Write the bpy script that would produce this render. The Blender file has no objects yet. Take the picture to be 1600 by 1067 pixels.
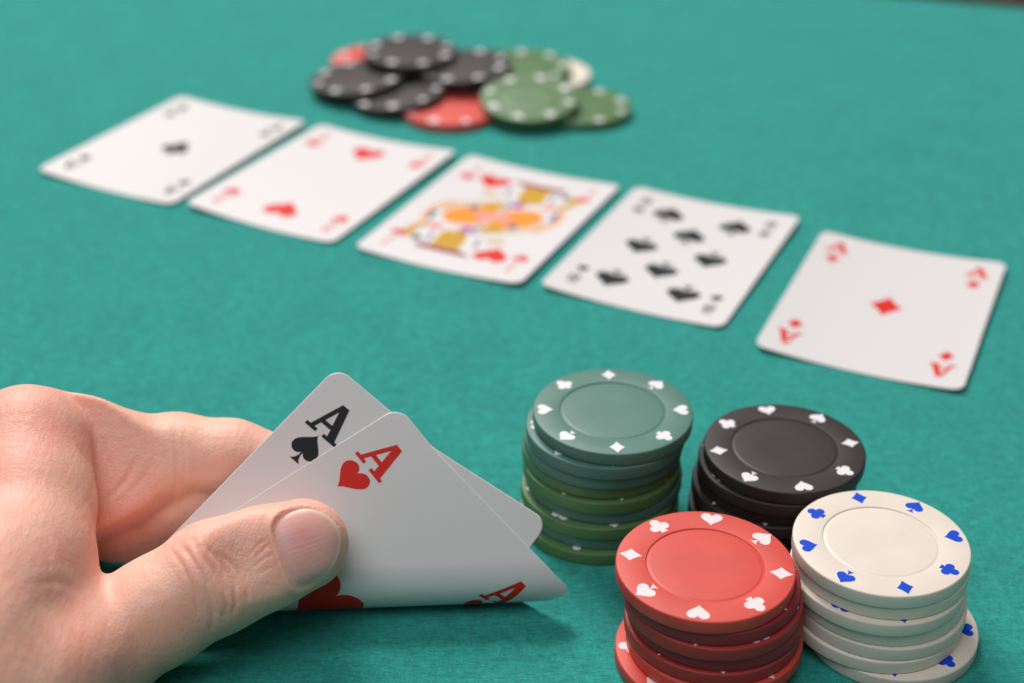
import bpy, bmesh, math, random
import numpy as np
from mathutils import Vector, Matrix
from mathutils.geometry import tessellate_polygon
random.seed(7); np.random.seed(7)
sc = bpy.context.scene
col = sc.collection
MM = 0.001
R_ = math.radians

# ------------------------------------------------------------------ camera
F, PITCH, ROLL, CAMH = 2450.0, 0.52435, 0.009507, 232.245      # px (1600 wide), rad, rad, mm
FW = np.array([0, math.cos(PITCH), -math.sin(PITCH)])
_rt = np.array([1.0, 0, 0]); _up = np.cross(_rt, FW)
RT = math.cos(ROLL)*_rt + math.sin(ROLL)*_up
UP = -math.sin(ROLL)*_rt + math.cos(ROLL)*_up
CAM = np.array([0, 0, CAMH])
def ray(px, py): return FW + RT*(px-800)/F - UP*(py-533.5)/F
def atz(px, py, z=0.0):            # photo pixel -> point at height z (mm)
    d = ray(px, py); return CAM + d*((z-CAMH)/d[2])
def atd(px, py, D): return CAM + ray(px, py)*D
def proj(P):
    d = P-CAM; z = d@FW
    return np.stack([800+F*(d@RT)/z, 533.5-F*(d@UP)/z], -1)
cd = bpy.data.cameras.new('camera'); cam = bpy.data.objects.new('camera', cd); col.objects.link(cam)
cam.matrix_world = Matrix(((RT[0], UP[0], -FW[0], 0), (RT[1], UP[1], -FW[1], 0), (RT[2], UP[2], -FW[2], CAMH*MM), (0, 0, 0, 1)))
cd.sensor_width = 36; cd.lens = 36*F/1600; cd.clip_start = 0.01; cd.clip_end = 50
cd.dof.use_dof = True; cd.dof.focus_distance = 0.338; cd.dof.aperture_fstop = 9.4
sc.camera = cam

# ------------------------------------------------------------------ light
w = bpy.data.worlds.new('World'); sc.world = w; w.use_nodes = True
w.node_tree.nodes['Background'].inputs[0].default_value = (1.0, 0.97, 0.94, 1)
w.node_tree.nodes['Background'].inputs[1].default_value = 0.09
def area(name, loc, target, size, power, color):
    l = bpy.data.lights.new(name, 'AREA'); l.shape = 'RECTANGLE'; l.size, l.size_y = size; l.energy = power; l.color = color
    o = bpy.data.objects.new(name, l); col.objects.link(o); o.location = loc
    o.rotation_euler = (Vector(target)-Vector(loc)).to_track_quat('-Z', 'Y').to_euler()
area('ceiling_softbox', (-0.55, 1.85, 1.85), (0, 0.33, 0), (1.1, 0.8), 62, (1, 0.955, 0.92))
area('ceiling_lamp', (-0.28, -0.22, 1.45), (0, 0.33, 0), (1.2, 1.0), 11.0, (0.95, 0.975, 1.0))
sc.view_settings.view_transform = 'Standard'; sc.view_settings.look = 'None'
sc.view_settings.exposure = 0.0; sc.view_settings.gamma = 1

# ------------------------------------------------------------------ materials
def mat(name, color, rough=0.5, spec=0.5, noise=None, bump=None, **kw):
    m = bpy.data.materials.new(name); m.use_nodes = True
    nt = m.node_tree; b = nt.nodes['Principled BSDF']
    b.inputs['Base Color'].default_value = (*color, 1); b.inputs['Roughness'].default_value = rough
    b.inputs['Specular IOR Level'].default_value = spec
    for k, v in kw.items(): b.inputs[k].default_value = v
    tc = nt.nodes.new('ShaderNodeTexCoord')
    if noise:
        sc_, amt = noise
        n = nt.nodes.new('ShaderNodeTexNoise'); n.inputs['Scale'].default_value = sc_; n.inputs['Detail'].default_value = 5
        nt.links.new(tc.outputs['Object'], n.inputs['Vector'])
        mp = nt.nodes.new('ShaderNodeMapRange'); mp.inputs[3].default_value = 1-amt; mp.inputs[4].default_value = 1+amt
        mp.inputs[1].default_value = 0.3; mp.inputs[2].default_value = 0.7
        nt.links.new(n.outputs['Fac'], mp.inputs[0])
        mx = nt.nodes.new('ShaderNodeMix'); mx.data_type = 'RGBA'; mx.blend_type = 'MULTIPLY'; mx.inputs[0].default_value = 1
        mx.inputs[6].default_value = (*color, 1); nt.links.new(mp.outputs[0], mx.inputs[7])
        nt.links.new(mx.outputs[2], b.inputs['Base Color'])
    if bump:
        sc_, st, dist = bump
        n = nt.nodes.new('ShaderNodeTexNoise'); n.inputs['Scale'].default_value = sc_; n.inputs['Detail'].default_value = 4
        nt.links.new(tc.outputs['Object'], n.inputs['Vector'])
        bp = nt.nodes.new('ShaderNodeBump'); bp.inputs['Strength'].default_value = st; bp.inputs['Distance'].default_value = dist
        nt.links.new(n.outputs['Fac'], bp.inputs['Height']); nt.links.new(bp.outputs[0], b.inputs['Normal'])
    return m
def felt_material():
    m = bpy.data.materials.new('felt'); m.use_nodes = True; nt = m.node_tree; b = nt.nodes['Principled BSDF']
    N = nt.nodes.new; L = nt.links.new
    tc = N('ShaderNodeTexCoord')
    def noise(scale, detail, rough=0.6, stretch=(1, 1, 1), dist=0.0, rot=0.0):
        mp = N('ShaderNodeMapping'); mp.inputs['Scale'].default_value = stretch; mp.inputs['Rotation'].default_value = (0, 0, rot)
        L(tc.outputs['Object'], mp.inputs['Vector'])
        n = N('ShaderNodeTexNoise'); n.inputs['Scale'].default_value = scale; n.inputs['Detail'].default_value = detail
        n.inputs['Roughness'].default_value = rough; n.inputs['Distortion'].default_value = dist
        L(mp.outputs[0], n.inputs['Vector']); return n.outputs['Fac']
    big = noise(45, 4, 0.6); mid = noise(260, 5, 0.65, (1, 1.5, 1)); fib = noise(1100, 5, 0.75, (0.32, 2.0, 1), 0.9); fib2 = noise(1000, 4, 0.7, (1.5, 0.5, 1), 1.2, 0.6)
    def rng(v, a, bb, lo=0.3, hi=0.7):
        r = N('ShaderNodeMapRange'); r.inputs[1].default_value = lo; r.inputs[2].default_value = hi; r.inputs[3].default_value = a; r.inputs[4].default_value = bb
        L(v, r.inputs[0]); return r.outputs[0]
    def mul(a, c):
        q = N('ShaderNodeMath'); q.operation = 'MULTIPLY'; L(a, q.inputs[0]); L(c, q.inputs[1]); return q.outputs[0]
    f = mul(mul(rng(big, 0.94, 1.06), rng(mid, 0.84, 1.16)), mul(rng(fib, 0.62, 1.42), rng(fib2, 0.78, 1.22)))
    mx = N('ShaderNodeMix'); mx.data_type = 'RGBA'; mx.blend_type = 'MULTIPLY'; mx.inputs[0].default_value = 1
    mx.inputs[6].default_value = (0.022, 0.288, 0.250, 1); L(f, mx.inputs[7]); L(mx.outputs[2], b.inputs['Base Color'])
    b.inputs['Roughness'].default_value = 0.95; b.inputs['Specular IOR Level'].default_value = 0.15
    b.inputs['Sheen Weight'].default_value = 0.25; b.inputs['Sheen Roughness'].default_value = 0.5
    b.inputs['Sheen Tint'].default_value = (0.55, 0.95, 0.85, 1)
    ad = N('ShaderNodeMath'); ad.operation = 'ADD'; L(fib, ad.inputs[0]); L(fib2, ad.inputs[1])
    ad2 = N('ShaderNodeMath'); ad2.operation = 'ADD'; L(ad.outputs[0], ad2.inputs[0]); L(mid, ad2.inputs[1])
    bp = N('ShaderNodeBump'); bp.inputs['Strength'].default_value = 0.55; bp.inputs['Distance'].default_value = 0.0004
    L(ad2.outputs[0], bp.inputs['Height']); L(bp.outputs[0], b.inputs['Normal'])
    return m
M = {}
M['felt'] = felt_material()
M['wood'] = mat('rail_wood', (0.10, 0.045, 0.022), 0.45, noise=(60, 0.4))
M['card'] = mat('card_stock', (0.73, 0.70, 0.702), 0.42, 0.4, bump=(900, 0.05, 0.0001))
M['ink_black'] = mat('black_ink', (0.012, 0.014, 0.016), 0.5, 0.2)
M['ink_red'] = mat('red_ink', (0.70, 0.022, 0.014), 0.5, 0.2)
M['ink_gold'] = mat('gold_ink', (0.60, 0.33, 0.02), 0.5, 0.2)
M['ink_orange'] = mat('orange_ink', (0.85, 0.30, 0.025), 0.5, 0.2)
M['ink_pink'] = mat('pink_ink', (0.80, 0.33, 0.33), 0.5, 0.2)
M['ink_blue'] = mat('blue_ink', (0.10, 0.12, 0.28), 0.5, 0.2)
M['ink_maroon'] = mat('maroon_ink', (0.30, 0.02, 0.015), 0.5, 0.2)
M['ink_grey'] = mat('grey_ink', (0.25, 0.25, 0.33), 0.5, 0.2)
M['ink_violet'] = mat('violet_ink', (0.55, 0.12, 0.40), 0.5, 0.2)
CHIP = {
 'red':   mat('red_chip', (0.68, 0.075, 0.055), 0.48, 0.4, noise=(120, 0.06), bump=(1500, 0.10, 0.0002)),
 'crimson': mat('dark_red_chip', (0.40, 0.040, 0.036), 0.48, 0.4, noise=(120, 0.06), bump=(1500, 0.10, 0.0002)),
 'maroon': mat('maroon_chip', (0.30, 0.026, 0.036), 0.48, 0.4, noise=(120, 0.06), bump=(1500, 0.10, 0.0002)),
 'green': mat('grey_green_chip', (0.085, 0.20, 0.165), 0.45, 0.4, noise=(120, 0.06), bump=(1500, 0.10, 0.0002)),
 'leaf':  mat('leaf_green_chip', (0.085, 0.185, 0.068), 0.45, 0.4, noise=(120, 0.06), bump=(1500, 0.10, 0.0002)),
 'black': mat('black_chip', (0.032, 0.0245, 0.024), 0.5, 0.35, noise=(120, 0.10), bump=(1500, 0.12, 0.0002)),
 'white': mat('cream_chip', (0.80, 0.705, 0.615), 0.45, 0.4, noise=(120, 0.03), bump=(1500, 0.10, 0.0002)),
}
MARKC = {'white': mat('blue_mark', (0.005, 0.07, 0.62), 0.5, 0.2), 'other': mat('white_mark', (0.82, 0.80, 0.82), 0.4),
         'red': mat('pinkish_white_mark', (0.86, 0.72, 0.74), 0.4)}

# ------------------------------------------------------------------ helpers
def mesh_obj(name, verts, faces, material, parent=None, smooth=True, loc=None):
    me = bpy.data.meshes.new(name); me.from_pydata([tuple(v) for v in verts], [], [tuple(f) for f in faces]); me.update()
    if material: me.materials.append(material)
    if smooth: me.polygons.foreach_set('use_smooth', [True]*len(me.polygons))
    o = bpy.data.objects.new(name, me); col.objects.link(o)
    if parent: o.parent = parent
    if loc is not None: o.location = loc
    return o
def tag(o, label=None, cat=None, group=None, kind=None):
    if label: o['label'] = label
    if cat: o['category'] = cat
    if group: o['group'] = group
    if kind: o['kind'] = kind
    return o
def sharp(me, ang=30):
    me.set_sharp_from_angle(angle=R_(ang))

# suit and letter outlines, unit height, y up
def heart_pts(n=56):
    t = np.linspace(0, 2*np.pi, n, endpoint=False)
    x = 16*np.sin(t)**3; y = 13*np.cos(t)-5*np.cos(2*t)-2*np.cos(3*t)-np.cos(4*t)
    return np.c_[x/30, (y+2.5)/30]
def spade_pts():
    t = np.linspace(0.42, 2*np.pi-0.42, 52)
    x = 16*np.sin(t)**3; y = 13*np.cos(t)-5*np.cos(2*t)-2*np.cos(3*t)-np.cos(4*t)
    p = np.c_[x/34, -(y-1.5)/34+0.04]
    stem = np.array([[-0.03, -0.26], [-0.08, -0.40], [-0.19, -0.50], [0.19, -0.50], [0.08, -0.40], [0.03, -0.26]])
    # p starts right of the notch and ends left of it
    return np.vstack([p, stem])
def club_pts(n=96):
    out = []
    C = [((0, 0.25), 0.235), ((-0.25, -0.10), 0.235), ((0.25, -0.10), 0.235), ((0, 0.0), 0.16)]
    stem = [(0.035, -0.1), (0.06, -0.38), (0.17, -0.5), (-0.17, -0.5), (-0.06, -0.38), (-0.035, -0.1)]
    for a in np.linspace(0, 2*np.pi, n, endpoint=False):
        d = np.array([math.cos(a), math.sin(a)]); best = 0
        for c, r in C:
            c = np.array(c); b = d@c; q = b*b-(c@c-r*r)
            if q > 0: best = max(best, b+math.sqrt(q))
        for i in range(len(stem)):
            p, q = np.array(stem[i]), np.array(stem[(i+1) % len(stem)]); e = q-p
            det = d[0]*(-e[1])+e[0]*d[1]
            if abs(det) < 1e-9: continue
            tt = (p[0]*(-e[1])+e[0]*p[1])/det; s = (d[0]*p[1]-d[1]*p[0])/det
            if 0 <= s <= 1 and tt > 0: best = max(best, tt)
        out.append(d*best)
    return np.array(out)
def diamond_pts():
    c = np.array([[0, 0.52], [0.42, 0], [0, -0.52], [-0.42, 0]]); out = []
    for i in range(4):
        a, b = c[i], c[(i+1) % 4]
        for s in np.linspace(0, 1, 8, endpoint=False):
            m = a*(1-s)+b*s; out.append(m*(1-0.10*math.sin(math.pi*s)))
    return np.array(out)
A_OUT = np.array([(-.50,-.5),(-.14,-.5),(-.14,-.40),(-.25,-.40),(-.19,-.22),(.13,-.22),(.18,-.40),(.07,-.40),(.07,-.5),(.52,-.5),(.52,-.40),(.43,-.40),(.13,.5),(-.09,.5),(-.38,-.40),(-.50,-.40)])
A_HOLE = np.array([(-.15,-.10),(.085,-.10),(-.03,.28)])
def tess(loops):
    L = [[Vector((p[0], p[1], 0)) for p in l] for l in loops]
    tri = tessellate_polygon(L); P = np.vstack(loops)
    return P[np.array(tri)]               # (n,3,2)
SHAPE = {'H': tess([heart_pts()]), 'S': tess([spade_pts()]), 'C': tess([club_pts()]), 'D': tess([diamond_pts()]), 'A': tess([A_OUT, A_HOLE])}
OUTL = {'H': heart_pts(), 'S': spade_pts(), 'C': club_pts(), 'D': diamond_pts()}
def text_tris(ch):
    cu = bpy.data.curves.new('t', 'FONT'); cu.body = ch; cu.align_x = 'CENTER'; cu.resolution_u = 4
    o = bpy.data.objects.new('t', cu); col.objects.link(o)
    dg = bpy.context.evaluated_depsgraph_get(); me = bpy.data.meshes.new_from_object(o.evaluated_get(dg))
    me.calc_loop_triangles(); v = np.array([x.co[:2] for x in me.vertices])
    t = np.array([tuple(x.vertices) for x in me.loop_triangles])
    v = v-(v.max(0)+v.min(0))/2; v /= (v[:, 1].max()-v[:, 1].min())
    bpy.data.objects.remove(o); bpy.data.curves.remove(cu); bpy.data.meshes.remove(me)
    return v[t]
for ch in '28J': SHAPE[ch] = text_tris(ch)
def split(tr, lim):
    for _ in range(7):
        e = np.linalg.norm(tr-np.roll(tr, 1, 1), axis=2).max()
        if e <= lim: break
        a, b, c = tr[:, 0], tr[:, 1], tr[:, 2]; ab, bc, ca = (a+b)/2, (b+c)/2, (c+a)/2
        tr = np.concatenate([np.stack(q, 1) for q in ((a, ab, ca), (ab, b, bc), (ca, bc, c), (ab, bc, ca))])
    return tr

# ------------------------------------------------------------------ table
e1, e2 = atz(1446, 0), atz(1600, 13)
ed = (e2-e1)/np.linalg.norm(e2-e1); en = np.array([-ed[1], ed[0], 0])      # along the far edge, and away
if en[1] < 0: en = -en
c0 = e1-ed*900; c1 = e1+ed*500
near = -1000
quad = [c0+en*0, c1+en*0, c1-en*1500, c0-en*1500]
def slab(name, pts, z0, z1, m, **kw):
    n = len(pts); v = [(p[0]*MM, p[1]*MM, z1*MM) for p in pts]+[(p[0]*MM, p[1]*MM, z0*MM) for p in pts]
    f = [tuple(range(n)), tuple(range(2*n-1, n-1, -1))]+[(i, n+i, n+(i+1) % n, (i+1) % n) for i in range(n)]
    o = mesh_obj(name, v, f, m, smooth=False)
    bm = bmesh.new(); bm.from_mesh(o.data); bmesh.ops.recalc_face_normals(bm, faces=bm.faces)
    if kw.get('bevel'): bmesh.ops.bevel(bm, geom=list(bm.edges), offset=kw['bevel']*MM, segments=3, affect='EDGES', profile=0.5)
    bm.to_mesh(o.data); bm.free(); return o
tag(slab('table_top', quad, -20, 0, M['felt']), kind='structure')
tag(slab('table_rail', [c0+en*2, c1+en*2, c1+en*90, c0+en*90], -20, 4, M['wood'], bevel=3), kind='structure')

# ------------------------------------------------------------------ cards
CW, CH, CR, CT = 63.0, 88.0, 3.6, 0.30
def card_rows():
    a = CR*(1-np.cos(np.linspace(0, np.pi/2, 9)))
    return np.r_[a, np.linspace(CR, CH-CR, 84)[1:-1], CH-a[::-1]]
def card_mesh(name, fn, origin, step=1.0):
    """fn(u,v,off) -> mm points; a thin solid sheet with rounded corners"""
    vs = card_rows(); nu = 64; us = np.linspace(0, 1, nu)
    U, V = [], []
    for v in vs:
        m = 0.0
        if v < CR: m = CR-math.sqrt(max(0, CR*CR-(CR-v)**2))
        elif v > CH-CR: m = CR-math.sqrt(max(0, CR*CR-(v-CH+CR)**2))
        U.append(m+us*(CW-2*m)); V.append(np.full(nu, v))
    U, V = np.array(U), np.array(V); nr = len(vs); IN = 0.15
    sh = lambda A_, full: full/2+(A_-full/2)*(full/2-IN)/(full/2)
    top = fn(sh(U, CW).ravel(), sh(V, CH).ravel(), CT/2); bot = fn(sh(U, CW).ravel(), sh(V, CH).ravel(), -CT/2)
    idx = np.arange(nr*nu).reshape(nr, nu)
    q = np.stack([idx[:-1, :-1], idx[1:, :-1], idx[1:, 1:], idx[:-1, 1:]], -1).reshape(-1, 4)
    f = [tuple(x) for x in q]+[tuple(x[::-1]+nr*nu) for x in q]
    ring = list(idx[0, :])+list(idx[1:, -1])+list(idx[-1, ::-1][1:])+list(idx[::-1, 0][1:-1])
    n = nr*nu; L_ = len(ring); rim = fn(U.ravel()[ring], V.ravel()[ring], 0.02)      # slightly rounded cut edge
    for i in range(L_):
        k = (i+1) % L_; a, b = ring[i], ring[k]; f.append((a, b, 2*n+k, 2*n+i)); f.append((2*n+i, 2*n+k, b+n, a+n))
    bot = np.vstack([bot, rim])
    o = mesh_obj(name, (np.vstack([top, bot])-origin)*MM, f, M['card'])
    sharp(o.data, 30); return o
def put_mark(name, tris, fn, cx, cy, sx, sy, rot, material, parent, origin, lim, off=CT/2+0.035):
    """tris: unit triangles y up; placed at card (cx,cy) mm, v down; rot 180 flips"""
    p = tris*np.array([sx, -sy])
    if rot: p = -p
    p = split(p+np.array([cx, cy]), lim)
    q = p.reshape(-1, 2); P = (fn(q[:, 0], q[:, 1], off)-origin)*MM
    key, inv = np.unique(P.round(8), axis=0, return_inverse=True); inv = inv.reshape(-1, 3)
    # orient towards +offset side
    up = fn(q[:1, 0], q[:1, 1], off+1)-fn(q[:1, 0], q[:1, 1], off)
    f = []
    for t in inv:
        if len(set(t)) < 3: continue
        a, b, c = key[t[0]], key[t[1]], key[t[2]]
        f.append(tuple(t) if np.dot(np.cross(b-a, c-a), up[0]) > 0 else tuple(t[::-1]))
    return mesh_obj(name, key, f, material, parent)
def four_index(parent, fn, origin, rank, suit, ink, rank_size, suit_size, lim, v1=10.3, v2=18.3, inset=8):
    for k, (cx, flip) in enumerate(((8, 0), (CW-inset, 0), (8, 1), (CW-8, 1))):
        y1, y2 = (v1, v2) if not flip else (CH-v1, CH-v2)
        put_mark('index_letter' if rank in 'AJ' else 'index_number', SHAPE[rank], fn, cx, y1, rank_size, rank_size, flip, ink, parent, origin, lim)
        put_mark('index_suit', SHAPE[suit], fn, cx, y2, suit_size, suit_size, flip, ink, parent, origin, lim)

POSES = [[-125.84, 542.63, -0.4679], [-67.01, 514.27, -0.4742], [-6.91, 485.12, -0.4405], [53.33, 459.57, -0.4337], [115.26, 424.50, -0.4044]]
def flat_fn(cup, skew):
    def fn(u, v, off):
        x = u-CW/2; y = CH/2-v
        s = (x*math.cos(skew)+y*math.sin(skew))/(CW/2)
        z = CT/2+0.05+cup*s*s
        sl = 2*cup*s/(CW/2)
        nz = 1/np.sqrt(1+sl*sl); nx = -sl*nz
        return np.stack([x+nx*off*math.cos(skew), y+nx*off*math.sin(skew), z+nz*off], -1)
    return fn
LBL = ['ace of clubs lying face up at the end of the row beside the two',
       'two of hearts lying face up between the ace of clubs and the picture card',
       'picture card of hearts lying face up, with a colourful crowned figure in orange and gold',
       'eight of spades lying face up between the picture card and the ace of diamonds',
       'ace of diamonds lying face up at the end of the row beside the eight']
Z0 = np.zeros(3)
for i, (x, y, a) in enumerate(POSES):
    fn = flat_fn([1.3, 1.5, 1.4, 1.3, 1.6][i], [0.1, 0.15, -0.05, 0.1, 0.05][i])
    o = card_mesh('playing_card', fn, Z0)
    o.location = (x*MM, y*MM, 0); o.rotation_euler = (0, 0, a); o.scale = (0.957, 0.957, 1)
    tag(o, LBL[i], 'card', 'face-up cards dealt in a row on the felt')
    def pip(s, cx, cy, size, flip=0, ink='ink_red', wide=1.0): put_mark('pip', SHAPE[s], fn, cx, cy, size*wide, size, flip, M[ink], o, Z0, 4)
    if i == 0:
        four_index(o, fn, Z0, 'A', 'C', M['ink_black'], 6.4, 5.0, 4, 10.0, 17.8); pip('C', 31.5, 44, 12, 0, 'ink_black')
    if i == 1:
        four_index(o, fn, Z0, '2', 'H', M['ink_red'], 7, 6, 4); pip('H', 31.5, 16.5, 12.5); pip('H', 31.5, 71.5, 12.5, 1)
    if i == 4:
        four_index(o, fn, Z0, 'A', 'D', M['ink_red'], 8.0, 6.2, 4, 10.0, 19.0); pip('D', 31.5, 44, 12.5)
    if i == 3:
        four_index(o, fn, Z0, '8', 'S', M['ink_black'], 6, 4.5, 4)
        for cx, cy, fl in ((19, 17, 0), (44, 17, 0), (31.5, 30, 0), (19, 44, 1), (44, 44, 1), (31.5, 58, 1), (19, 71, 1), (44, 71, 1)):
            pip('S', cx, cy, 11.5, fl, 'ink_black', 1.05)
    if i == 2:
        four_index(o, fn, Z0, 'J', 'H', M['ink_red'], 7, 5.5, 4)
        pip('H', 18.5, 17.5, 11.5); pip('H', 44.5, 70.5, 11.5, 1)
        # simple two-ended costumed half figure, flat print pieces (u, v in mm), turned by 180 degrees for the other end
        def blob(cx, cy, rx, ry, rot=0, n=18):
            t = np.linspace(0, 2*np.pi, n, endpoint=False); c, s = math.cos(rot), math.sin(rot)
            return np.c_[cx+rx*np.cos(t)*c-ry*np.sin(t)*s, cy+rx*np.cos(t)*s+ry*np.sin(t)*c]
        PC = [('collar', 'ink_gold', [(31, 15.2), (41.5, 15), (42.3, 27), (36, 29), (32.2, 25)]),
              ('hat_band', 'ink_maroon', [(24, 11.8), (46, 11.8), (46, 14.6), (30, 14.8)]),
              ('robe', 'ink_orange', [(31.8, 38.5), (36.5, 35.2), (42, 33), (47, 34.4), (49, 40.5), (46, 47), (40, 51), (35, 51.2), (31.8, 49.5)]),
              ('robe_edge', 'ink_gold', [(50.3, 41), (51.6, 41.5), (48, 49.5), (41, 54.2), (34, 52), (34.6, 50.8), (40.5, 52.8), (47, 48.7)]),
              ('hair', 'ink_gold', [(50.5, 16.5), (55, 18.5), (54, 25), (51, 31), (48.8, 29), (51.3, 23)]),
              ('face_line', 'ink_black', [(46.6, 16.4), (49.6, 15.6), (49.9, 19), (47, 19.6)]),
              ('profile_line', 'ink_grey', [(43, 15.5), (44, 15.4), (45.6, 24), (44.6, 25)]),
              ('cheek', 'ink_pink', blob(46.6, 28.6, 2.9, 2.6)),
              ('sleeve', 'ink_gold', [(23.6, 33.5), (30.4, 30.4), (31.4, 35.5), (29, 39.8), (24.4, 38.4)]),
              ('rose', 'ink_violet', blob(35.4, 31.8, 2.3, 2.2)),
              ('sash', 'ink_blue', [(31.6, 29.2), (32.9, 28.6), (33.0, 36.5), (32.2, 37.2)]),
              ('cuff', 'ink_blue', [(50.5, 32.6), (52.3, 32), (53, 38.5), (51.2, 40)]),
              ('trim', 'ink_orange', [(53, 30.5), (54.5, 31), (54.8, 42), (50.5, 50.2), (49.3, 49.2), (53.2, 41.2)]),
              ('hand_patch', 'ink_pink', [(31.7, 39.6), (35.5, 40), (38.5, 43), (37, 46), (31.7, 45.5)]),
              ('shade', 'ink_blue', [(20.2, 38.6), (23, 37.8), (23.4, 41.2), (20.9, 42.3)]),
              ('ribbon', 'ink_gold', [(19, 26.4), (25, 24.9), (25.4, 26.7), (19.6, 28.6)]),
              ('curl', 'ink_grey', [(26, 19), (27.2, 18.8), (28.6, 26), (27.4, 26.4)]),
              ('hem', 'ink_maroon', [(33.5, 27.4), (38, 29.2), (38.4, 30.2), (33.8, 28.8)])]
        OVER = ('hand_patch', 'sash', 'rose', 'hem', 'shade')
        for nm, ink, pl in PC:
            pl = np.array(pl, float)
            for fl in (0, 1):
                p2 = pl if not fl else np.array([CW, CH])-pl
                put_mark('figure_'+nm, tess([p2*np.array([1, -1])]), fn, 0, 0, 1, 1, 0, M[ink], o, Z0, 6, CT/2+(0.075 if nm in OVER else 0.035))

# the two held cards share one bent sheet: flat tail on the felt, a roll, and a flap leaning back
SX0, SY0, SPHI, SAL, SRAD, SWB, SCV = -24.262, 283.269, 0.0713, 0.8727, 8.5638, 40.5465, 0.0009
HQ = (0.0, 4.558, 0.6514, 0.5407); SQ = (-13.8, -5.107, 0.8384, 0.7867)
SG = np.array([math.cos(SPHI), math.sin(SPHI), 0]); SN = np.array([-math.sin(SPHI), math.cos(SPHI), 0])
ZT = 0.25
def profile(wv):
    turn = np.pi-SAL; we = SWB+SRAD*turn
    d = np.zeros_like(wv); z = np.zeros_like(wv); nd = np.zeros_like(wv); nz = np.zeros_like(wv)   # normal on the printed side
    a = wv >= we; d[a] = wv[a]-we; z[a] = ZT; nz[a] = -1
    b = (wv >= SWB) & ~a; t = (we-wv[b])/SRAD
    d[b] = -SRAD*np.sin(t); z[b] = ZT+SRAD-SRAD*np.cos(t); nd[b] = -np.sin(t); nz[b] = -np.cos(t)
    c = wv < SWB; l = SWB-wv[c]; a2 = SAL-SCV*l
    d[c] = -SRAD*math.sin(turn)+(math.sin(SAL)-np.sin(a2))/SCV
    z[c] = ZT+SRAD-SRAD*math.cos(turn)+(np.cos(a2)-math.cos(SAL))/SCV
    nd[c] = -np.sin(a2); nz[c] = np.cos(a2)
    return d, z, nd, nz
def bent_fn(Q, base):
    t0, w0, th, tv = Q
    def fn(u, v, off):
        u = np.asarray(u, float); v = np.asarray(v, float)
        t = t0+math.sin(th)*u-math.cos(tv)*v; wv = w0+math.cos(th)*u+math.sin(tv)*v
        wv = wv-0.21*np.clip(t-8, 0, None)          # the free corner curls under less
        d, z, nd, nz = profile(wv); o = off+base
        return np.array([SX0, SY0, 0])+t[:, None]*SG+(d+nd*o)[:, None]*SN+np.stack([0*z, 0*z, z+nz*o], -1)
    return fn
_turn = math.pi-SAL
_p0 = np.array([-SRAD*math.sin(_turn), ZT+SRAD-SRAD*math.cos(_turn)])
_cc = _p0+np.array([math.sin(SAL), -math.cos(SAL)])/SCV
def flap_sd(P):          # signed distance to the flap's mid surface, + on the printed (near) side
    q = P-np.array([SX0, SY0, 0]); d = q@SN; z = q[..., 2]
    return np.hypot(d-_cc[0], z-_cc[1])-1/SCV
for nm, Q, base, lab in (('H', HQ, 0.0, 'ace of hearts bent up under the thumb, in front of the ace of spades'),
                         ('S', SQ, -0.36, 'ace of spades held up by the fingers behind the ace of hearts')):
    fn = bent_fn(Q, base); org = fn([20.0], [20.0], 0)[0]
    o = card_mesh('playing_card', fn, org); o.location = org*MM
    tag(o, lab, 'card', 'pair of cards lifted by the hand')
    ink = M['ink_red'] if nm == 'H' else M['ink_black']
    four_index(o, fn, org, 'A', nm, ink, 8.6, 7.2, 0.8, 10.2, 18.9, 10.6 if nm == 'H' else 5.4)
    put_mark('pip', SHAPE[nm], fn, 28.8, 42.0, 15.5, 15.5, 0, ink, o, org, 0.8)

# ------------------------------------------------------------------ chips
CHR, CHT = 19.2, 3.3
def chip_mesh(kind):
    R, T = CHR, CHT; bv = 0.42
    pr = [(0, 0)]
    def arc(cx, cz, a0, a1): return [(cx+bv*math.cos(a), cz+bv*math.sin(a)) for a in np.linspace(a0, a1, 5)]
    bot = [(0, 0.0), (11.8, 0.0), (R-bv, 0.0)]+arc(R-bv, bv, -math.pi/2, 0)[1:]
    top = arc(R-bv, T-bv, 0, math.pi/2)+[(13.0, T), (12.75, T-0.04), (12.55, T-0.30), (12.25, T-0.30), (12.0, T-0.16), (11.75, T-0.13), (6, T-0.13), (0, T-0.13)]
    pr = bot+top; n = 96; v = []; f = []
    ids = []
    for r, z in pr:
        if r == 0: ids.append([len(v)]); v.append((0, 0, z*MM)); continue
        row = []
        for k in range(n):
            a = 2*math.pi*k/n; row.append(len(v)); v.append((r*math.cos(a)*MM, r*math.sin(a)*MM, z*MM))
        ids.append(row)
    for i in range(len(ids)-1):
        a, b = ids[i], ids[i+1]
        for k in range(n):
            k2 = (k+1) % n
            if len(a) == 1: f.append((a[0], b[k2], b[k]))
            elif len(b) == 1: f.append((a[k], a[k2], b[0]))
            else: f.append((a[k], a[k2], b[k2], b[k]))
    me = bpy.data.meshes.new('poker_chip'); me.from_pydata(v, [], f); me.update(); me.materials.append(CHIP[kind])
    me.polygons.foreach_set('use_smooth', [True]*len(f)); sharp(me, 35); return me
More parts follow.
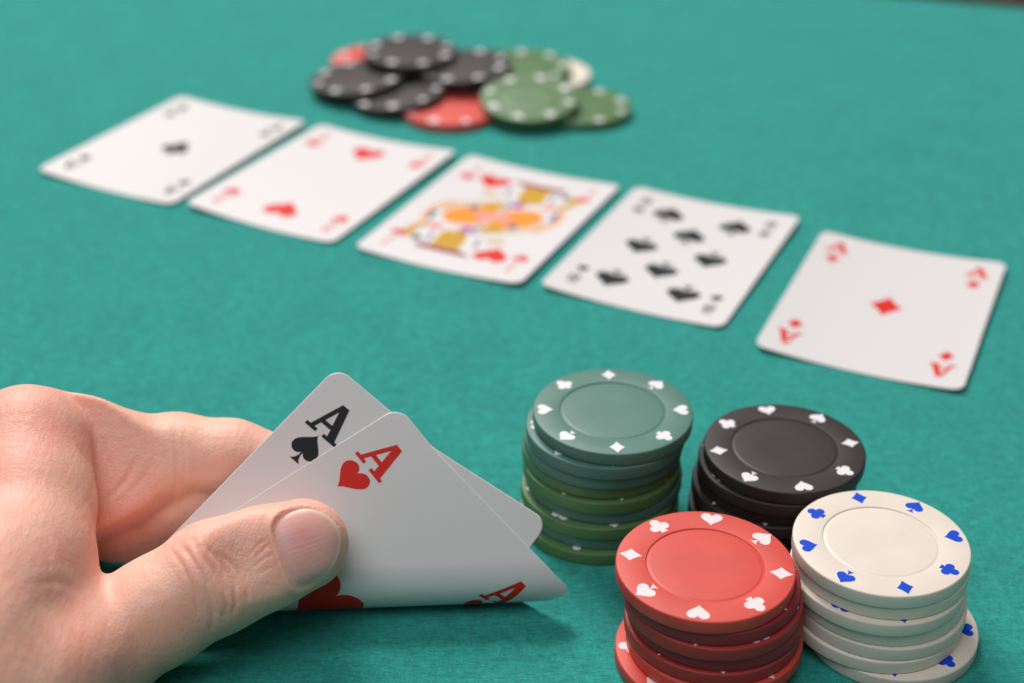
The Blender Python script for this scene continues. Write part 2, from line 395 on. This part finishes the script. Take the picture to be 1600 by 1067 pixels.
def mark_mesh(s, k, m):
    size = {'H': 4.0, 'S': 4.4, 'C': 4.3, 'D': 4.3}[s]*(1.13 if k in ('red', 'crimson', 'maroon') else 1.0)
    ol = OUTL[s]*size; n = len(ol); tri = tessellate_polygon([[Vector((p[0], p[1], 0)) for p in ol]])
    v = [(p[0]*MM, p[1]*MM, (CHT+0.03)*MM) for p in ol]+[(p[0]*MM, p[1]*MM, (CHT-0.2)*MM) for p in ol]
    f = []
    for t in tri:
        a, b, c = (ol[i] for i in t)
        f.append(t if (b[0]-a[0])*(c[1]-a[1])-(b[1]-a[1])*(c[0]-a[0]) > 0 else t[::-1])
    f += [(i, (i+1) % n, n+(i+1) % n, n+i) for i in range(n)]
    me = bpy.data.meshes.new('suit_mark'); me.from_pydata(v, [], f); me.update(); me.materials.append(m); return me
CM = {k: chip_mesh(k) for k in CHIP}
MKM = {k: {s: mark_mesh(s, k, MARKC['white' if k == 'white' else 'red' if k in ('red', 'crimson', 'maroon') else 'other']) for s in 'HSDC'} for k in CHIP}
ORDER = {'red': 'HSDC', 'crimson': 'HSDC', 'maroon': 'HSDC', 'black': 'HSDC', 'white': 'DSHC', 'green': 'DSHC', 'leaf': 'DSHC'}
def chip(kind, loc, ang, label, group, tilt=(0, 0), marks=True):
    o = bpy.data.objects.new('poker_chip', CM[kind]); col.objects.link(o)
    o.location = np.array(loc)*MM; o.rotation_euler = (tilt[0], tilt[1], 0)
    o.rotation_mode = 'XYZ'
    o.matrix_world = Matrix.Translation(o.location) @ Matrix.Rotation(tilt[0], 4, 'X') @ Matrix.Rotation(tilt[1], 4, 'Y') @ Matrix.Rotation(ang, 4, 'Z')
    tag(o, label, 'poker chip', group)
    if marks:
        for k in range(8):                      # clockwise from the first mark at +Y
            s = ORDER[kind][k % 4]; a = -2*math.pi*k/8
            c = bpy.data.objects.new('suit_mark', MKM[kind][s]); col.objects.link(c); c.parent = o
            c.location = (-16.1*math.sin(a)*MM, 16.1*math.cos(a)*MM, 0); c.rotation_euler = (0, 0, a)
    return o
ORD = ['bottom', 'second', 'third', 'fourth', 'fifth', 'sixth', 'seventh', 'eighth', 'ninth', 'tenth']
def stack(kinds, top_px, mark_px, offs, name, tiltx=0.0):
    """kinds bottom to top; top_px centre of the top face; mark_px photo position of the first mark; offs chip offsets (mm) from the top chip"""
    n = len(kinds); pitch = CHT+0.06
    ztop = n*pitch
    c = atz(*top_px, ztop); m = atz(*mark_px, ztop)
    ang = math.atan2(m[1]-c[1], m[0]-c[0])-math.pi/2
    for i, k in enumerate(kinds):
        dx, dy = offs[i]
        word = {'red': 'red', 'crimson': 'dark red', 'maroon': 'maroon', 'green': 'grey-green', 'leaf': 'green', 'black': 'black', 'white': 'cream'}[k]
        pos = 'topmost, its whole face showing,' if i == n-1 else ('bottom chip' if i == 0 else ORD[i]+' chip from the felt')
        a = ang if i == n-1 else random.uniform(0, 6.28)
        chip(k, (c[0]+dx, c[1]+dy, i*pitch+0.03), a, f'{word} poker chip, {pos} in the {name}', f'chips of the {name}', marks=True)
GR = ['leaf', 'green', 'leaf', 'green', 'leaf', 'leaf', 'green', 'green', 'green']
stack(GR, (957.5, 639), (951, 583), [(-3.0, -2.6), (-2.0, -.8), (-2.6, -1.6), (-1.5, .2), (-2.2, -.6), (-2.4, .8), (-2.0, .0), (-1.6, -.9), (0, 0)], 'tall green stack')
stack(['black']*7, (1226, 697), (1200, 642), [(-2.4, 1.6), (-2.6, .4), (-1.6, 1.8), (-2.2, .3), (-1.0, 1.2), (-1.2, -.2), (0, 0)], 'black stack')
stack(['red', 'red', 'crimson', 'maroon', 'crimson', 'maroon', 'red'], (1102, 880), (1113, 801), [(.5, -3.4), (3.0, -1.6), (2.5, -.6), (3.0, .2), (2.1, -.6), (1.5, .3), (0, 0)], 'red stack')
stack(['white']*7, (1377, 844), (1341, 774), [(4.0, -3.0), (.4, -1.3), (1.0, -.9), (.5, -.2), (-.2, -1.0), (.5, .4), (0, 0)], 'cream stack with blue marks')
zc = lambda x, y: (470+x/2.963, 30+y/2.963)
PILE = [('red', (352, 188), 0, 0, 'red poker chip mostly hidden under the black chips at the back of the loose pile'),
        ('red', (692, 405), 0, 0, 'red poker chip flat on the felt between the black and green chips'),
        ('leaf', (1308, 398), 0, 0, 'green poker chip at the end of the loose pile, its edge on the felt'),
        ('white', (1128, 248), 0, 0, 'cream poker chip half covered by green chips in the loose pile'),
        ('leaf', (1035, 220), 1, .02, 'green poker chip lying on the cream chip, partly covered by another green chip'),
        ('black', (446, 333), 2.05, 0, 'black poker chip at the front of the pile, over the edge of the red chip', -.10),
        ('black', (266, 264), 3.85, 0, 'black poker chip at the outer end of the loose pile', -.10),
        ('black', (757, 212), 6.8, 0, 'black poker chip raised on the pile beside the green chips', -.08),
        ('black', (506, 143), 9.1, 0, 'black poker chip on top at the back of the pile, over the hidden red chip', 0),
        ('leaf', (1058, 380), 3.0, .12, 'green poker chip with its whole face showing, on top of the loose pile', 0)]
for k, p, lv, tx, lab, *ty in PILE:
    z = lv if ty else lv*(CHT+0.08)+0.03
    c = atz(*zc(*p), z+CHT)
    if tx: z += 19*math.sin(tx)*0.9
    chip(k, (c[0], c[1], z), random.uniform(0, 6.28), lab, 'loose pile of chips beyond the row of cards', tilt=(tx, ty[0] if ty else 0), marks=(k != 'white'))

# ------------------------------------------------------------------ hand
def pxmm(px, D): return px*D/F
def rcone(P, a, b, ra, rb):
    """distance to a round cone"""
    ba = b-a; l2 = ba@ba; rr = ra-rb; a2 = l2-rr*rr; il2 = 1/l2
    pa = P-a; y = pa@ba; z = y-l2
    x2 = ((pa*l2-y[:, None]*ba)**2).sum(1); y2 = y*y*l2; z2 = z*z*l2
    k = np.sign(rr)*rr*rr*x2
    d = (np.sqrt(x2*a2*il2)+y*rr)*il2-ra
    m1 = np.sign(z)*a2*z2 > k; m2 = np.sign(y)*a2*y2 < k
    d = np.where(m1, np.sqrt(x2+z2)*il2-rb, np.where(m2, np.sqrt(x2+y2)*il2-ra, d))
    return d
def smin(a, b, k):
    h = np.clip(k-np.abs(a-b), 0, None)/k
    return np.minimum(a, b)-h*h*k*0.25
def smax(a, b, k): return -smin(-a, -b, k)
def chain(P, pts, k):
    d = None
    for (p, r), (q, s) in zip(pts[:-1], pts[1:]):
        e = rcone(P, p, q, r, s); d = e if d is None else smin(d, e, k)
    return d
J = lambda x, y, D, r: (atd(x, y, D), r)
TH = [J(473, 850, 338.6, 9.9), J(410, 872, 336.6, 10.7), J(338, 900, 333.8, 11.7), J(250, 953, 331.5, 11.3), J(165, 1003, 330, 12.2)]
THB = [J(165, 1003, 330, 12.2), J(50, 1065, 312, 14.5), J(-80, 1150, 292, 17)]
PROX = [J(42, 698, 348, 14.0), J(42, 790, 338, 13.8), J(36, 870, 328, 13.8)]
IMC = [J(36, 870, 328, 13.8), J(-20, 930, 318, 17), J(-240, 1240, 268, 19)]
WEB = [J(45, 900, 327, 12), J(68, 965, 326, 11.5), J(150, 1010, 328, 11.5)]
IDX = [J(98, 756, 354, 14.6), J(180, 738, 358, 13.2), J(275, 720, 361.5, 10.7), J(360, 722, 362.2, 9.6), J(452, 738, 362.6, 8.0)]
IDXB = [J(58, 697, 348.5, 13.7), J(128, 708, 353, 12.4), J(185, 722, 357, 11.2)]
MIDM = [J(-90, 830, 342, 14), J(-300, 1190, 280, 19)]
MIDP = [J(-90, 830, 342, 14), J(30, 775, 364, 11.5)]
MID = [J(40, 800, 366, 11), J(185, 806, 363.6, 9.9), J(310, 782, 361.6, 8.2)]
RINM = [J(-135, 790, 356, 13), J(-340, 1160, 290, 18)]
RIN = [J(-135, 790, 356, 13), J(5, 770, 378, 9.0), J(60, 780, 379, 8.4), J(130, 785, 379.5, 7.4)]
PINM = [J(-155, 750, 368, 11), J(-370, 1120, 302, 15)]
PIN = [J(-155, 750, 368, 11), J(-45, 738, 387, 7.6), J(60, 748, 387.5, 6.4)]
ARM = [J(-290, 1190, 280, 22), J(-560, 1410, 238, 25)]
NAILN = -FW*0.93+UP*0.28+RT*0.12; NAILN /= np.linalg.norm(NAILN)
TIPC = atd(473, 850, 338.6)
def hand_sdf(P):
    th = chain(P, TH, 3.0)
    # flatter back of the thumb tip where the nail lies
    q = P-TIPC; h = q@NAILN-8.6
    along = np.linalg.norm(q-np.outer(q@NAILN, NAILN), axis=1)
    th = np.where(along < 30, smax(th, h-0.05*np.clip(along-11, 0, None)**2, 3.0), th)
    th = smax(th, 0.22-flap_sd(P), 1.2)                # the pad is pressed flat on the card
    palm = chain(P, PROX, 4.0)
    for c in (IMC, WEB, THB): palm = smin(palm, chain(P, c, 4.0), 4.5)
    for c in (MIDM, RINM, PINM, ARM): palm = smin(palm, chain(P, c, 6.0), 8.0)
    d = smin(palm, th, 1.8)
    clip = flap_sd(P)+0.60
    idx = smax(smin(chain(P, IDX, 3.0), chain(P, IDXB, 3.0), 3.0), clip, 1.0)
    d = smin(d, idx, 1.6)
    m = smin(chain(P, MIDP, 3), smax(chain(P, MID, 3.0), clip, 1.0), 2.5)
    d = smin(d, m, 1.0)
    d = smin(d, chain(P, RIN, 3), 1.0); d = smin(d, chain(P, PIN, 3), 1.0)
    return smax(d, 0.35-P[:, 2], 2.0)                 # pressed against the felt, never through it

def surface_nets(h):
    lo = np.array([-175.0, 115.0, -1.0]); hi = np.array([-30.0, 350.0, 66.0])
    B = 8; nb = np.ceil((hi-lo)/(h*B)).astype(int); n = nb*B+1
    g = np.stack(np.meshgrid(*[np.arange(k) for k in nb], indexing='ij'), -1).reshape(-1, 3)
    cen = lo+(g+0.5)*B*h; dc = hand_sdf(cen)
    S = np.repeat(np.repeat(np.repeat(dc.reshape(nb).astype(np.float32), B, 0), B, 1), B, 2)
    S = np.pad(S, ((0, 1), (0, 1), (0, 1)), mode='edge')
    near = g[np.abs(dc) < B*h*0.87+0.25]
    off = np.stack(np.meshgrid(*[np.arange(B+1)]*3, indexing='ij'), -1).reshape(-1, 3)
    for s in range(0, len(near), 400):
        ii = (near[s:s+400, None, :]*B+off[None]).reshape(-1, 3)
        S[ii[:, 0], ii[:, 1], ii[:, 2]] = hand_sdf(lo+ii*h)
    neg = S < 0
    c8 = [neg[i:n[0]-1+i, j:n[1]-1+j, k:n[2]-1+k] for i in (0, 1) for j in (0, 1) for k in (0, 1)]
    cnt = sum(x.astype(np.int8) for x in c8); act = (cnt > 0) & (cnt < 8)
    cells = np.argwhere(act); vid = -np.ones(act.shape, np.int32); vid[act] = np.arange(len(cells))
    acc = np.zeros((len(cells), 3)); num = np.zeros(len(cells))
    corners = [(i, j, k) for i in (0, 1) for j in (0, 1) for k in (0, 1)]
    for a in range(8):
        for b in range(a+1, 8):
            ca, cb = np.array(corners[a]), np.array(corners[b])
            if np.abs(ca-cb).sum() != 1: continue
            sa = S[tuple((cells+ca).T)]; sb = S[tuple((cells+cb).T)]; m = (sa < 0) != (sb < 0)
            t = np.where(m, sa/np.where(m, sa-sb, 1), 0)
            p = ca+(cb-ca)*t[:, None]; acc[m] += p[m]; num[m] += 1
    V = lo+(cells+acc/num[:, None])*h
    faces = []
    for ax in range(3):
        o1, o2 = [a for a in range(3) if a != ax]
        s0 = [slice(1, -1)]*3; s0[ax] = slice(0, -1); s1 = list(s0); s1[ax] = slice(1, None)
        A_, B_ = neg[tuple(s0)], neg[tuple(s1)]
        e = np.argwhere(A_ != B_); flip = A_[tuple(e.T)]
        base = e.copy(); base[:, o1] += 1; base[:, o2] += 1
        def vv(d1, d2):
            c = base.copy(); c[:, o1] -= d1; c[:, o2] -= d2; return vid[tuple(c.T)]
        q = np.stack([vv(1, 1), vv(0, 1), vv(0, 0), vv(1, 0)], -1)
        if ax == 1: flip = ~flip
        q[~flip] = q[~flip][:, ::-1]; faces.append(q)
    Fq = np.vstack(faces); Fq = Fq[(Fq >= 0).all(1)]
    return V, Fq
V, FQ = surface_nets(0.34)
def normals(P, e=0.25):
    g = np.stack([hand_sdf(P+np.eye(3)[k]*e)-hand_sdf(P-np.eye(3)[k]*e) for k in range(3)], -1)
    return g/np.maximum(np.linalg.norm(g, axis=1, keepdims=True), 1e-9)
NV = normals(V)
PX = proj(V); DV = (V-CAM)@FW
facing = -(NV*((V-CAM)/np.linalg.norm(V-CAM, axis=1, keepdims=True))).sum(1)
hz = lambda x, y: (x/2.105, 560+y/2.105)            # from the enlarged crop of the photograph
def polydist(P, pl):
    best = np.full(len(P), 1e9)
    for a, b in zip(pl[:-1], pl[1:]):
        a, b = np.array(a), np.array(b); e = b-a
        t = np.clip(((P-a)@e)/(e@e), 0, 1); best = np.minimum(best, np.hypot(*(P-a-t[:, None]*e).T))
    return best
GROOVES = [  # polyline in the crop, width px, depth mm, depth range
 ([(640,600),(660,640),(700,690),(738,760),(748,810),(735,860)], 4.2, .36, (315, 340)),
 ([(598,612),(640,670),(678,740),(700,830),(693,905)], 4.2, .33, (315, 340)),
 ([(680,615),(730,675),(768,735),(778,800),(757,850)], 4.0, .30, (315, 340)),
 ([(725,640),(785,695),(815,760),(815,800)], 3.4, .24, (315, 340)),
 ([(560,625),(600,680),(640,770),(650,840)], 3.2, .24, (315, 340)),
 ([(840,655),(868,625),(893,600)], 2.2, .16, (315, 340)), ([(838,680),(870,655),(900,640)], 2.2, .16, (315, 340)),
 ([(850,705),(880,690),(905,685)], 2.2, .14, (315, 340)), ([(860,735),(890,745),(915,748)], 2.2, .2, (315, 340)),
 ([(820,640),(850,610),(880,590)], 2.2, .12, (315, 340)),
 ([(572,230),(586,320),(580,420),(560,505)], 4.0, .22, (335, 362)),
 ([(600,240),(610,330),(600,410)], 3.0, .12, (335, 362)),
 ([(340,270),(352,320),(366,370)], 4.0, .22, (325, 362)), ([(385,425),(420,380),(450,330)], 3.6, .16, (325, 362)),
 ([(345,470),(390,425),(430,375)], 3.6, .18, (325, 362)), ([(430,440),(480,380),(500,330)], 3.4, .12, (325, 362)),
 ([(120,742),(170,732),(215,738),(255,765)], 7, .18, (295, 332)), ([(178,680),(186,710),(182,738)], 5, .16, (295, 332)),
 ([(205,640),(214,690),(216,740)], 5, .14, (295, 340)), ([(236,660),(242,710),(246,755)], 5, .12, (295, 340)),
 ([(262,290),(290,345),(306,400),(314,450)], 4, .22, (310, 350)),
 ([(130,600),(160,650),(172,700)], 4, .2, (295, 340)),
]
disp = np.zeros(len(V))
for pl, wd, dp, (d0, d1) in GROOVES:
    m = (facing > 0.05) & (DV > d0) & (DV < d1)
    P2 = [hz(*p) for p in pl]
    dist = polydist(PX[m], P2)
    g = -dp*np.exp(-(dist/wd)**2)+0.12*dp*np.exp(-((dist-2.2*wd)/(1.2*wd))**2)
    ends = np.minimum(np.hypot(*(PX[m]-P2[0]).T), np.hypot(*(PX[m]-P2[-1]).T))
    disp[m] += g*np.clip(ends/12+0.15, 0, 1)
# nail outline (photo pixels), from the crop of the thumb tip
nz_ = lambda x, y: np.array([380+x/5.335, 760+y/5.335])
NAIL = [nz_(*p) for p in [(252,318),(300,258),(370,212),(470,186),(570,192),(660,225),(740,285),(790,365),(805,450),(790,540),(750,640),(690,720),(610,785),(520,830),(440,848),(405,800),(360,715),(315,600),(280,500),(255,400)]]
NAIL = np.array(NAIL); NC = np.array([476.0, 855.0])
def closed_resample(pl, n):
    p = np.vstack([pl, pl[:1]]); s = np.r_[0, np.cumsum(np.hypot(*np.diff(p, axis=0).T))]
    t = np.linspace(0, s[-1], n, endpoint=False)
    q = np.c_[np.interp(t, s, p[:, 0]), np.interp(t, s, p[:, 1])]
    for _ in range(4): q = (np.roll(q, 1, 0)+2*q+np.roll(q, -1, 0))/4
    return q
NR = closed_resample(NAIL, 96)
nang = np.arctan2(NR[:, 1]-NC[1], NR[:, 0]-NC[0]); nrad = np.hypot(*(NR-NC).T); so = np.argsort(nang)
def nail_s(P):      # 0 centre .. 1 outline
    a = np.arctan2(P[:, 1]-NC[1], P[:, 0]-NC[0])
    return np.hypot(*(P-NC).T)/np.interp(a, nang[so], nrad[so], period=2*np.pi)
mt = (facing > 0.0) & (DV < 342) & (DV > 320) & (np.hypot(PX[:, 0]-NC[0], PX[:, 1]-NC[1]) < 110)
s = nail_s(PX[mt]); dpx = (s-1)*52
ang = np.arctan2(PX[mt][:, 1]-NC[1], PX[mt][:, 0]-NC[0])
prox = np.clip(0.5-0.75*np.cos(ang-0.0), 0.15, 1)         # fold is strongest round the root of the nail
fold = 0.55*prox*np.exp(-((dpx-5)/5.0)**2)-0.45*prox*np.exp(-(dpx/2.6)**2)
disp[mt] += fold-0.30*np.clip(1-s, 0, 0.3)/0.3
for _ in range(2):                       # soften the creases a little
    acc = np.zeros(len(V)); cn = np.zeros(len(V))
    for a_ in range(4):
        i_, j_ = FQ[:, a_], FQ[:, (a_+1) % 4]
        acc += np.bincount(i_, disp[j_], len(V))+np.bincount(j_, disp[i_], len(V)); cn += np.bincount(i_, minlength=len(V))+np.bincount(j_, minlength=len(V))
    disp = 0.5*disp+0.5*acc/np.maximum(cn, 1)
V2 = V+NV*disp[:, None]
fs = flap_sd(V2)
# ---- pigment: rosier knuckles and finger ends, paler and yellower flats
def gau(px, py, r, D0=300, D1=400):
    return np.exp(-(((PX[:, 0]-px)**2+(PX[:, 1]-py)**2)/(r*r)))*((DV > D0) & (DV < D1))
rosy = 0.75*gau(470, 850, 75, 300, 350)+0.55*gau(60, 640, 90)+0.6*gau(200, 830, 60, 340, 380)+0.5*gau(205, 1010, 70, 300, 345)+0.4*gau(120, 880, 70)+0.35*gau(330, 890, 60)+0.4*gau(20, 780, 80)+0.35*gau(60, 1010, 80)
pale = 0.6*gau(220, 940, 70)+0.6*gau(320, 690, 70)+0.5*gau(90, 780, 60)+0.35*gau(400, 800, 50)+0.7*gau(440, 935, 45)
rosy = np.clip(rosy, 0, 1); pale = np.clip(pale, 0, 1)
base = np.array([0.94, 0.51, 0.39]); rc = np.array([0.94, 0.39, 0.305]); pc = np.array([0.94, 0.60, 0.45])
colr = base[None]*(1-rosy-0*pale)[:, None]+rc*rosy[:, None]; colr = colr*(1-0.7*pale)[:, None]+pc*(0.7*pale)[:, None]

def skin_material():
    m = bpy.data.materials.new('skin'); m.use_nodes = True; nt = m.node_tree; b = nt.nodes['Principled BSDF']; N = nt.nodes.new; L = nt.links.new
    at = N('ShaderNodeAttribute'); at.attribute_name = 'pigment'
    tc = N('ShaderNodeTexCoord')
    def noise(s, d, st=(1, 1, 1)):
        mp = N('ShaderNodeMapping'); mp.inputs['Scale'].default_value = st; L(tc.outputs['Object'], mp.inputs[0])
        n = N('ShaderNodeTexNoise'); n.inputs['Scale'].default_value = s; n.inputs['Detail'].default_value = d; L(mp.outputs[0], n.inputs['Vector']); return n.outputs['Fac']
    n1 = noise(130, 5); n2 = noise(700, 3)
    mr = N('ShaderNodeMapRange'); mr.inputs[1].default_value = .3; mr.inputs[2].default_value = .7; L(n1, mr.inputs[0])
    mix = N('ShaderNodeMix'); mix.data_type = 'RGBA'; mix.blend_type = 'MULTIPLY'; mix.inputs[0].default_value = 1
    cr = N('ShaderNodeMix'); cr.data_type = 'RGBA'; cr.inputs[6].default_value = (0.98, 0.90, 0.88, 1); cr.inputs[7].default_value = (1.02, 1.08, 1.10, 1); L(mr.outputs[0], cr.inputs[0])
    L(at.outputs['Color'], mix.inputs[6]); L(cr.outputs[2], mix.inputs[7]); L(mix.outputs[2], b.inputs['Base Color'])
    b.inputs['Subsurface Weight'].default_value = 0.55; b.inputs['Subsurface Radius'].default_value = (1.0, 0.36, 0.20); b.inputs['Subsurface Scale'].default_value = 0.0022
    b.inputs['Roughness'].default_value = 0.47; b.inputs['Specular IOR Level'].default_value = 0.42
    vo = N('ShaderNodeTexVoronoi'); vo.inputs['Scale'].default_value = 1250; vo.feature = 'DISTANCE_TO_EDGE'
    mp = N('ShaderNodeMapping'); mp.inputs['Scale'].default_value = (1, 1, 0.6); L(tc.outputs['Object'], mp.inputs[0]); L(mp.outputs[0], vo.inputs['Vector'])
    cl = N('ShaderNodeMath'); cl.operation = 'MINIMUM'; cl.inputs[1].default_value = 0.25; L(vo.outputs[0], cl.inputs[0])
    wr = noise(520, 4, (1.6, 0.45, 1.0)); wr2 = noise(420, 4, (0.5, 1.5, 1.2))
    a1 = N('ShaderNodeMath'); a1.operation = 'MULTIPLY_ADD'; a1.inputs[1].default_value = 1.3; L(wr, a1.inputs[0]); L(cl.outputs[0], a1.inputs[2])
    a2 = N('ShaderNodeMath'); a2.operation = 'MULTIPLY_ADD'; a2.inputs[1].default_value = 1.1; L(wr2, a2.inputs[0]); L(a1.outputs[0], a2.inputs[2])
    bp = N('ShaderNodeBump'); bp.inputs['Strength'].default_value = 0.5; bp.inputs['Distance'].default_value = 0.00028; L(a2.outputs[0], bp.inputs['Height']); L(bp.outputs[0], b.inputs['Normal'])
    return m
HORG = np.array([-105.0, 255.0, 0.0])
hand = mesh_obj('hand', (V2-HORG)*MM, FQ, skin_material(), loc=HORG*MM)
ca = hand.data.color_attributes.new('pigment', 'FLOAT_COLOR', 'POINT')
ca.data.foreach_set('color', np.c_[colr, np.ones(len(colr))].astype(np.float32).ravel())
tag(hand, 'left hand pinching the lifted aces between thumb and fingers', 'hand')

# thumbnail: a thin curved plate set in the fold
def march(px):
    d = np.array([ray(*p) for p in px]); t = np.full(len(px), 318.0); ln = np.linalg.norm(d, axis=1)
    for _ in range(60): t += np.clip(hand_sdf(CAM+d*t[:, None]), -2, 4)/ln*0.8
    return CAM+d*t[:, None]
NS, NRG = 96, 22
rad = np.linspace(0, 1, NRG+1)[1:]
pts = [NC]+[NC+(NR[k]-NC)*r*1.02 for r in rad for k in range(NS)]
pts = np.array(pts); NP = march(pts); nn = normals(NP, 0.6)
sr = np.r_[0, np.repeat(rad, NS)]; an = np.arctan2(pts[:, 1]-NC[1], pts[:, 0]-NC[0]); an[0] = 0
dist_end = np.clip(0.35+0.9*np.cos(an+0.25), 0, 1)         # 1 at the free edge
hgt = 0.42*(1-sr**4)+(-0.42*(1-dist_end)+0.34*dist_end)*sr**4
ridge = 0.012*np.sin((pts-NC)@np.array([0.32, 0.95])*0.85)
NPT = NP+nn*(hgt+ridge)[:, None]
nf = [(0, 1+k, 1+(k+1) % NS) for k in range(NS)]
for r in range(NRG-1):
    a = 1+r*NS; b = a+NS; nf += [(a+k, b+k, b+(k+1) % NS, a+(k+1) % NS) for k in range(NS)]
nv = len(NPT); low = NPT-nn*0.40; last = 1+(NRG-1)*NS
nf += [(last+k, nv+last+k, nv+last+(k+1) % NS, last+(k+1) % NS) for k in range(NS)]
nf2 = [tuple(reversed([i+nv for i in f])) for f in nf[:NS+NS*(NRG-1)]]
bm_check = np.cross(NPT[1+5]-NPT[0], NPT[1+6]-NPT[0])@nn[0]
fa = nf+nf2
if bm_check < 0: fa = [tuple(reversed(f)) for f in fa]
nm = mat('nail', (0.74, 0.42, 0.38), 0.42, 0.35, bump=(700, 0.06, 0.0003)); nb_ = nm.node_tree.nodes['Principled BSDF']
nb_.inputs['Subsurface Weight'].default_value = 0.4; nb_.inputs['Subsurface Radius'].default_value = (1, .4, .25); nb_.inputs['Subsurface Scale'].default_value = 0.001
atn = nm.node_tree.nodes.new('ShaderNodeAttribute'); atn.attribute_name = 'pigment'; nm.node_tree.links.new(atn.outputs['Color'], nb_.inputs['Base Color'])
nail = mesh_obj('thumbnail', (np.vstack([NPT, low])-HORG)*MM, fa, nm, hand)
sharp(nail.data, 55)
edge = np.clip((sr-0.90)/0.05, 0, 1)*np.clip(dist_end*2.2, 0, 1)
lun = np.exp(-(((pts[:, 0]-440)/14)**2+((pts[:, 1]-842)/26)**2))
mid = np.exp(-(((pts[:, 0]-472)/22)**2+((pts[:, 1]-835)/22)**2))
streak = 0.5+0.5*np.sin((pts-NC)@np.array([0.33, 0.94])*0.55+1.0*np.sin(pts[:, 0]*0.1))
nc = np.array([0.82, 0.42, 0.36])[None]+np.outer(mid, [0.02, -0.09, -0.06])+np.outer(lun, [0.0, 0.02, 0.07])+np.outer(streak, [0.02, 0.025, 0.02])
nc = nc*(1-edge)[:, None]+np.array([0.90, 0.62, 0.50])*edge[:, None]
cut = np.clip((sr-0.90)/0.05, 0, 1)*np.clip(1-dist_end*2.5, 0, 1)
nc = nc*(1-0.6*cut)[:, None]+np.array([0.86, 0.68, 0.58])*(0.6*cut)[:, None]
nc = np.clip(nc, 0, 1); nc = np.vstack([nc, nc])
ca = nail.data.color_attributes.new('pigment', 'FLOAT_COLOR', 'POINT')
ca.data.foreach_set('color', np.c_[nc, np.ones(len(nc))].astype(np.float32).ravel())
nail['label'] = 'short pink thumbnail with a pale free edge'
